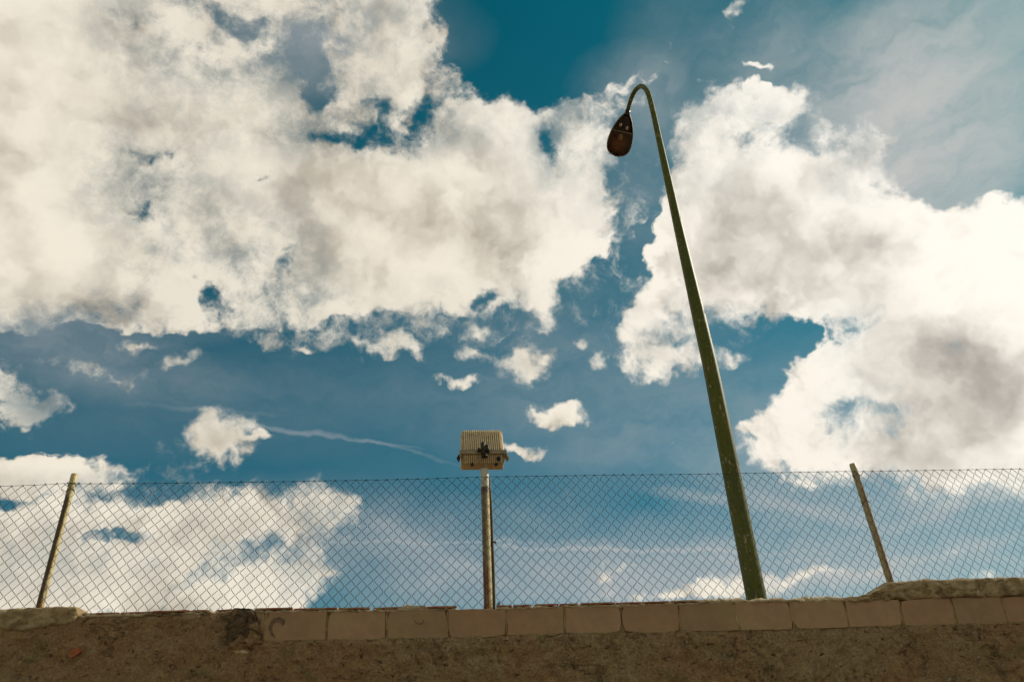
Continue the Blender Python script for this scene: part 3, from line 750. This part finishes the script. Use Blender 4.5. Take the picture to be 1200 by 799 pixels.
# ------------------------------------------------------------------ floodlight on its pipe
A, B = onplane(572.3, 716, PY_ + .01), onplane(567.8, 550, PY_ + .01)
RAD = .031
fl = empty('floodlight', A)
tag(fl, 'cream floodlight with ribbed back on a rusty pipe rising from the wall', 'floodlight')
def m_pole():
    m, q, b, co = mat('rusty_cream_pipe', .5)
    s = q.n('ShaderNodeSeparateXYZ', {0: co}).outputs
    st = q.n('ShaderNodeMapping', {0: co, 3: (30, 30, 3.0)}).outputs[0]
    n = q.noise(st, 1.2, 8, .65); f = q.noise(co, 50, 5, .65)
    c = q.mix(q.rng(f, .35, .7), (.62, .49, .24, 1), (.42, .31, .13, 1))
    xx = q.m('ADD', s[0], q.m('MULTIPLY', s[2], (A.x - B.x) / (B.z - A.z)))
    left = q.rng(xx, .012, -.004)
    dirt_shade = q.m('MULTIPLY', q.rng(q.m('MULTIPLY_ADD', q.m('SUBTRACT', n, .5), .05, xx), .012, -.010), q.rng(f, .2, .6, .5, .95))  # left grime, darkened further to paint in the contrast with a sunlit right stripe
    c = q.mix(dirt_shade, c, q.mix(q.rng(n, .4, .6), (.19, .14, .06, 1), (.10, .065, .025, 1)))
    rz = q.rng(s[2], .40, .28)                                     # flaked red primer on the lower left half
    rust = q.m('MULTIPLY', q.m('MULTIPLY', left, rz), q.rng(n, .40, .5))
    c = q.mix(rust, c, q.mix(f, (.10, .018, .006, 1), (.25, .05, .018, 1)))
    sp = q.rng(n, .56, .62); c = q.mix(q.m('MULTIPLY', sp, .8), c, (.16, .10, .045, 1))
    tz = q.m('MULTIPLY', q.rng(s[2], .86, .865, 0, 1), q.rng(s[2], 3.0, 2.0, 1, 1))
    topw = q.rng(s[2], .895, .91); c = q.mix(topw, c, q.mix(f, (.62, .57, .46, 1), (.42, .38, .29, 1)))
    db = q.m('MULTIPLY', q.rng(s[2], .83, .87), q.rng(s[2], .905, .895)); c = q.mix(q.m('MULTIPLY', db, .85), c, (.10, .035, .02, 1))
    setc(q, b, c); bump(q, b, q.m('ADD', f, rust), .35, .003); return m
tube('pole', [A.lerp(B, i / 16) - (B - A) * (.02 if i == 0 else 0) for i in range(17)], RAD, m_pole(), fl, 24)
MWH = m_plain('cream_paint', (.88, .70, .43), .5, 0, .14, 40, (.62, .47, .26))
MDK = m_plain('dark_clamp_iron', (.035, .035, .028), .6, .5, .4, 60, (.10, .07, .035))
top = B - fl.location
SCX = (onplane(589, 520, PY_).x - onplane(541, 520, PY_).x)
UZ = (onplane(566, 510, PY_ + .05).z - onplane(566, 548, PY_ + .05).z)
print('flood width', SCX, 'height', UZ)
B = onplane(567.6, 545.5, PY_ + .01)
FX = onplane(565.3, 520, PY_ + .02).x
YC = PY_ - .035                              # crease of the housing, nearest the camera
ZC = onplane(565, 530.5, YC).z
HW = SCX / 2
def fv(x, y, z): return Vector((FX + x, YC + y, ZC + z)) - fl.location
prof = [(.190, .200), (.178, .238), (.128, .250), (.110, .238), (.005, .010), (0, 0), (.004, -.012), (.030, -.070), (.042, -.078), (.150, -.074), (.190, -.050)]
def sweep(prof, stations):
    vs, fs = [], []; n = len(prof)
    cy, cz = .09, .03
    for x, k in stations:
        for y, z in prof: vs.append(fv(x, cy + (y - cy) * k, cz + (z - cz) * k))
    for i in range(len(stations) - 1):
        for j in range(n):
            a = i * n + j; b2 = i * n + (j + 1) % n; fs.append((a, b2, b2 + n, a + n))
    fs.append(tuple(reversed(range(n)))); fs.append(tuple((len(stations) - 1) * n + j for j in range(n)))
    return vs, fs
mb = MB(); mb.add(*sweep(prof, [(-HW - .006, .80), (-HW, .93), (-HW + .014, 1), (HW - .014, 1), (HW, .93), (HW + .006, .80)]))
MHB = m_plain('shaded_cream_paint', (.50, .37, .19), .6, 0, .3, 40, (.30, .21, .10))  # darker than the fins: shade of the gaps put into the base colour
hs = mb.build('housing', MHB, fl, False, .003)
# front frame and glass, facing the far side
mb = MB(); mb.box(fv(-HW - .008, .186, -.056), fv(HW + .008, .206, .222)); mb.build('front_frame', MWH, fl, False, .004)
mb = MB(); mb.box(fv(-HW + .015, .203, -.040), fv(HW - .015, .209, .200)); mb.build('glass', m_plain('lamp_glass', (.35, .38, .38), .08), fl)
# cooling fins: thin plates following the back
mb = MB(); nf = 18
for i in range(nf):
    x = -HW + .022 + (2 * HW - .044) * i / (nf - 1)
    for seg in (((.110, .236), (.008, .022)), ((.005, -.018), (.032, -.070))):
        (ya, za), (yb, zb) = seg
        d = Vector((0, yb - ya, zb - za)).normalized(); nn = Vector((0, -abs(d.z), d.y if d.z < 0 else -d.y)); nn = Vector((0, d.z, -d.y)) if d.z < 0 else nn
        o_ = .014
        P = [(ya, za), (yb, zb), (yb + nn.y * o_, zb + nn.z * o_), (ya + nn.y * o_, za + nn.z * o_)]
        v = [fv(x - .0026, *p) for p in P] + [fv(x + .0026, *p) for p in P]
        mb.add(v, [(0, 1, 2, 3), (7, 6, 5, 4), (0, 4, 5, 1), (1, 5, 6, 2), (2, 6, 7, 3), (3, 7, 4, 0)])
fn = mb.build('cooling_fins', MWH, hs); fn['kind'] = 'stuff'
# the bracket: a flat band across the back whose ends turn forward to the pivots
MBR = m_plain('bracket_paint', (.36, .28, .17), .6, 0, .3, 40, (.20, .13, .07))
mb = MB()
mb.box(fv(-HW - .02, -.018, -.014), fv(HW + .02, -.010, .018))
mb.box(fv(-HW - .022, -.016, -.020), fv(-HW - .012, .09, .016)); mb.box(fv(HW + .012, -.016, -.020), fv(HW + .022, .09, .016))
br = mb.build('bracket', MBR, fl, False, .002)
for s in (-1, 1):
    mb = MB(); mb.tube([fv(s * (HW + .020), .03, -.030), fv(s * (HW + .034), .03, -.030)], .026, 14)
    mb.tube([fv(s * (HW + .034), .03, -.030), fv(s * (HW + .042), .03, -.030)], .011, 6)
    mb.build('pivot_knob', MBR if s > 0 else MDK, br)
# stub, clamp and its bolts, of dark iron
stub_x = B.x - FX
mb = MB(); mb.tube([B - fl.location - Vector((0, 0, .02)), B - fl.location + Vector((-.002, 0, .03)), fv(stub_x - .002, -.035, -.01)], .0155, 12)
mb.build('stub', MBR, fl, True)
mb = MB()
mb.tube([fv(stub_x - .009, -.034, -.030), fv(stub_x - .010, -.036, .030), fv(stub_x - .010, -.030, .070)], .0165, 12)
mb.tube([fv(stub_x + .024, -.030, -.012), fv(stub_x + .023, -.034, .020), fv(stub_x + .021, -.028, .052)], .0145, 10)
mb.tube([fv(stub_x - .050, -.032, .010), fv(stub_x + .040, -.032, .006)], .010, 8)
mb.tube([fv(stub_x - .054, -.030, .012), fv(stub_x - .036, -.030, .010)], .0175, 7)
mb.box(fv(stub_x - .022, -.040, -.050), fv(stub_x + .020, -.014, -.024))
mb.build('clamp', MDK, fl, True)
for x, z in ((-.085, -.078), (.10, -.078)):
    mb = MB(); mb.box(fv(x - .011, .020, z - .012), fv(x + .011, .050, z + .014)); mb.tube([fv(x, .016, z - .004), fv(x, .055, z - .004)], .008, 8)
    mb.build('latch', MDK, hs)
mb = MB(); mb.tube([fv(.118, -.006, -.046), fv(.118, .030, -.050)], .015, 14); mb.tube([fv(.118, -.014, -.045), fv(.118, -.002, -.047)], .012, 12); mb.build('cable_gland', MDK, hs, True)
MCB = m_plain('olive_cable', (.060, .058, .022), .6, 0, .4, 40)
tube('cable', [fv(stub_x + .006, -.036, -.012), fv(stub_x + .020, -.040, -.050), fv(stub_x + .048, -.040, -.080), fv(stub_x + .085, -.034, -.098), fv(stub_x + .105, -.025, -.080), fv(.118, -.014, -.050)], .0045, MCB, fl, 8)
CY = PY_ + .030
cp = [(572, 555), (573.3, 563), (574.6, 580), (575.9, 605), (576.8, 635), (577.6, 655), (578.4, 680), (578.8, 700), (578.6, 716)]
tube('cable', [onplane(*p, CY) for p in cp], [.007, .009, .010, .011, .011, .012, .012, .012, .012], MCB, fl, 10)
tube('cable_tie', [onplane(574, 634, CY - .02), onplane(581, 635, CY - .018), onplane(581, 636.5, CY - .016)], .006, MDK, fl, 6)
mb = MB()
for k in range(9): mb.tube([onplane(581.5 + k * .35, 711 - 3 * abs(math.sin(k)), CY - .02) - fl.location, onplane(583 + k * .4, 706 + 2 * math.sin(k * 2), CY - .03) - fl.location], .002, 4)

mb.build('wire_scrap', MDK, fl)

# ------------------------------------------------------------------ street lamp behind the wall
LY = WALLY + 1.5
MG = m_green()
foot = onplane(885, 697, LY)
lamp = empty('street_lamp', (foot.x, LY, 0))
tag(lamp, 'tall tapering green street lamp with curved neck and dark hanging head, behind the fence', 'street lamp')
PX = 2.915
def depth(p): return -(ROT.transposed() @ (p - CAM)).z
wid = [(0, .094), (3.1, .0915), (4.3, .089), (5.1, .084), (6.2, .076), (7.5, .056), (8.5, .047), (9.2, .039)]
zs = [-.4 + .25 * i for i in range(39)]
zs = [z for z in zs if z < 9.2]
azr = math.radians(103); AD = Vector((math.cos(azr), math.sin(azr), 0)); NA = Vector((-AD.y, AD.x, 0))
def arc(px, py):
    d = ray(px, py); P = Vector((PX, LY, 0)); t = (P - CAM).dot(NA) / d.dot(NA); return CAM + d * t
pole_pts = [Vector((interp([(0, 2.885), (3.1, 2.89), (5.5, 2.935), (7.5, 2.915), (9.2, PX)], z), LY, z)) for z in zs]
raw = [arc(*p) for p in ((767, 140), (763.8, 125), (760.3, 112), (756.5, 104.5), (751.5, 101.3), (746, 104.5), (741.5, 111.5), (738, 121), (735.2, 131.5))]
raw[0] = Vector((PX, LY, raw[0].z))
def smooth_path(P, n):
    out = []
    for i in range(len(P) - 1):
        p0, p1, p2, p3 = P[max(i - 1, 0)], P[i], P[i + 1], P[min(i + 2, len(P) - 1)]
        for k in range(n):
            t = k / n; out.append(.5 * ((2 * p1) + (p2 - p0) * t + (2 * p0 - 5 * p1 + 4 * p2 - p3) * t * t + (3 * p1 - p0 - 3 * p2 + p3) * t ** 3))
    return out + [P[-1]]
raw = smooth_path(raw, 4)
print('arc', [tuple(round(c, 2) for c in p) for p in raw[::4]])
rr = [p for p in raw if p.z > pole_pts[-1].z + .08]
tube('pole', pole_pts + rr, [interp(wid, z) for z in zs] + [.038 - .009 * i / len(rr) for i in range(len(rr))], MG, lamp, 28)
mb = MB(); mb.tube([Vector((0, 0, -.02)), Vector((0, 0, .5)), Vector((0, 0, .56))], .12, 24); mb.build('base_sleeve', MG, lamp, True)

N0, N1 = arc(735, 132.5), arc(722.2, 183)
U = (N1 - N0).normalized(); HL = (N1 - N0).length
Sd = U.cross(Vector((0, 0, 1))).normalized(); Un = Sd.cross(U).normalized()
print('head length', HL, 'tilt', math.degrees(math.asin(U.z)))
half = [(0, .030), (.05, .050), (.12, .084), (.22, .120), (.34, .152), (.48, .178), (.62, .190), (.74, .192), (.84, .180), (.92, .148), (.97, .100), (1.0, .030)]
high = [(0, .030), (.05, .055), (.15, .085), (.3, .115), (.5, .13), (.7, .125), (.85, .10), (.95, .06), (1.0, .02)]
def hp(t, a, k=1.0, dz=0.0, hk=1.0):
    w, h = interp(half, t) * k, interp(high, t) * k * hk
    return N0 + U * (t * HL) + Sd * (w * math.cos(a)) + Un * (h * math.sin(a) + dz) - lamp.location
MHD = m_plain('dark_lamp_shell', (.032, .023, .018), .3, .3, .35, 25, (.08, .055, .032))
def shell(ts, k, hk, dz, na=14, close=False, inner=False):
    vs, fs = [], []
    for t in ts:
        for j in range(na + 1): vs.append(hp(t, math.pi * j / na, k, dz, hk))
    for i in range(len(ts) - 1):
        for j in range(na):
            a = i * (na + 1) + j; q = (a, a + 1, a + na + 2, a + na + 1); fs.append(q if not inner else q[::-1])
    return vs, fs
T = [i / 24 for i in range(25)]
v, f = shell(T, 1.0, 1.0, 0)
o = link('shell', mesh(v, f), MHD, lamp, True); so = o.modifiers.new('thickness', 'SOLIDIFY'); so.thickness = .006; so.offset = -1
hd = o
rim = [hp(t, 0, 1.0, -.004) + lamp.location for t in T] + [hp(t, math.pi, 1.0, -.004) + lamp.location for t in reversed(T)]
tube('rim', rim + [rim[0]], .008, m_plain('worn_rim', (.20, .13, .08), .45, .2, .4, 40), lamp, 8)
# reflector: concave bowl, under the outer part of the head
MRF = m_plain('brown_reflector', (.24, .14, .06), .35, .4, .25, 3)
T2 = [.43 + .545 * i / 20 for i in range(21)]
vs, fs = [], []
for t in T2:
    u = (t - .43) / .545; e = math.sin(math.pi * min(1, max(0, u))) ** .5
    for j in range(15):
        a = math.pi * j / 14; w = interp(half, t) * .955; h = .092 * e + .004
        vs.append(N0 + U * (t * HL) + Sd * (w * math.cos(a)) + Un * (h * math.sin(a)) - lamp.location)
for i in range(20):
    for j in range(14): a = i * 15 + j; fs.append((a, a + 15, a + 16, a + 1))
rf = link('reflector', mesh(vs, fs), MRF, lamp, True)
# shallow glass bowl closing the reflector
vs, fs = [], []
for i in range(15):
    t = .445 + .52 * i / 14; u = i / 14
    for j in range(13):
        q = -1 + 2 * j / 12; w = interp(half, t) * .95
        vs.append(N0 + U * (t * HL) + Sd * (w * q) - Un * (.004 + .040 * (1 - q * q) * math.sin(math.pi * u)) - lamp.location)
for i in range(14):
    for j in range(12): a = i * 13 + j; fs.append((a, a + 13, a + 14, a + 1))
mg = bpy.data.materials.new('smoky_glass'); mg.use_nodes = True; gg = G(mg.node_tree)   # thin pane: tinted, with a mirror sheen
fr = gg.n('ShaderNodeFresnel', {0: 1.5}).outputs[0]
tr = gg.n('ShaderNodeBsdfTransparent', {0: (.80, .66, .50, 1)}).outputs[0]; gl = gg.n('ShaderNodeBsdfGlossy', {0: (.9, .9, .9, 1), 1: .08}).outputs[0]
mx = gg.n('ShaderNodeMixShader', {0: fr, 1: tr, 2: gl}).outputs[0]
mg.node_tree.links.new(mx, mg.node_tree.nodes['Material Output'].inputs[0])
gb = link('glass_bowl', mesh(vs, fs), mg, lamp, True)
# cover plate over the gear compartment, near the neck
vs, fs = [], []; T3 = [.03 + .40 * i / 12 for i in range(13)]
for t in T3:
    for j in range(9):
        q = -1 + 2 * j / 8; w = interp(half, t) * .96
        vs.append(N0 + U * (t * HL) + Sd * (w * q) + Un * (.012 - .022 * (1 - q * q) * math.sin(math.pi * (t - .03) / .40)) - lamp.location)
for i in range(12):
    for j in range(8): a = i * 9 + j; fs.append((a, a + 9, a + 10, a + 1))
MGC = m_plain('black_cover', (.010, .007, .006), .10, .0, .3, 20)
cvp = link('cover_plate', mesh(vs, fs), MGC, lamp, True); so = cvp.modifiers.new('thickness', 'SOLIDIFY'); so.thickness = .004
tube('divider', [hp(.435, math.pi * j / 12, .98, -.006, .08) + lamp.location for j in range(13)], .010, m_plain('divider_metal', (.24, .17, .10), .4, .3, .3, 30), lamp, 8)
def ellipsoid(c, ax, rx, ry, m, name, parent):
    bm = bmesh.new(); bmesh.ops.create_uvsphere(bm, u_segments=20, v_segments=12, radius=1)
    M = Matrix((Sd * rx, U * ry, Un * ax)).transposed()
    for v in bm.verts: v.co = M @ v.co + c - lamp.location
    me = bpy.data.meshes.new(name); bm.to_mesh(me); bm.free(); return link(name, me, m, parent, True)
MBU = m_plain('frosted_bulb', (.85, .72, .50), .35, 0, .15, 20)
ellipsoid(N0 + U * (.56 * HL) + Un * .028, .034, .042, .050, MBU, 'bulb', lamp)
MGLINT = m_plain('pale_glint', (.50, .40, .30), .35, .2, .25, 30)  # pale domes added in place of the two glints on the cover
for s in (-1, 1): ellipsoid(N0 + U * ((.31 + .02 * s) * HL) + Sd * (.055 * s) - Un * .006, .010, .024, .030, MGLINT, 'glint', cvp)
tube('neck_joint', [N0 - U * .05, N0 + U * .03], [.036, .040], MHD, lamp, 16)
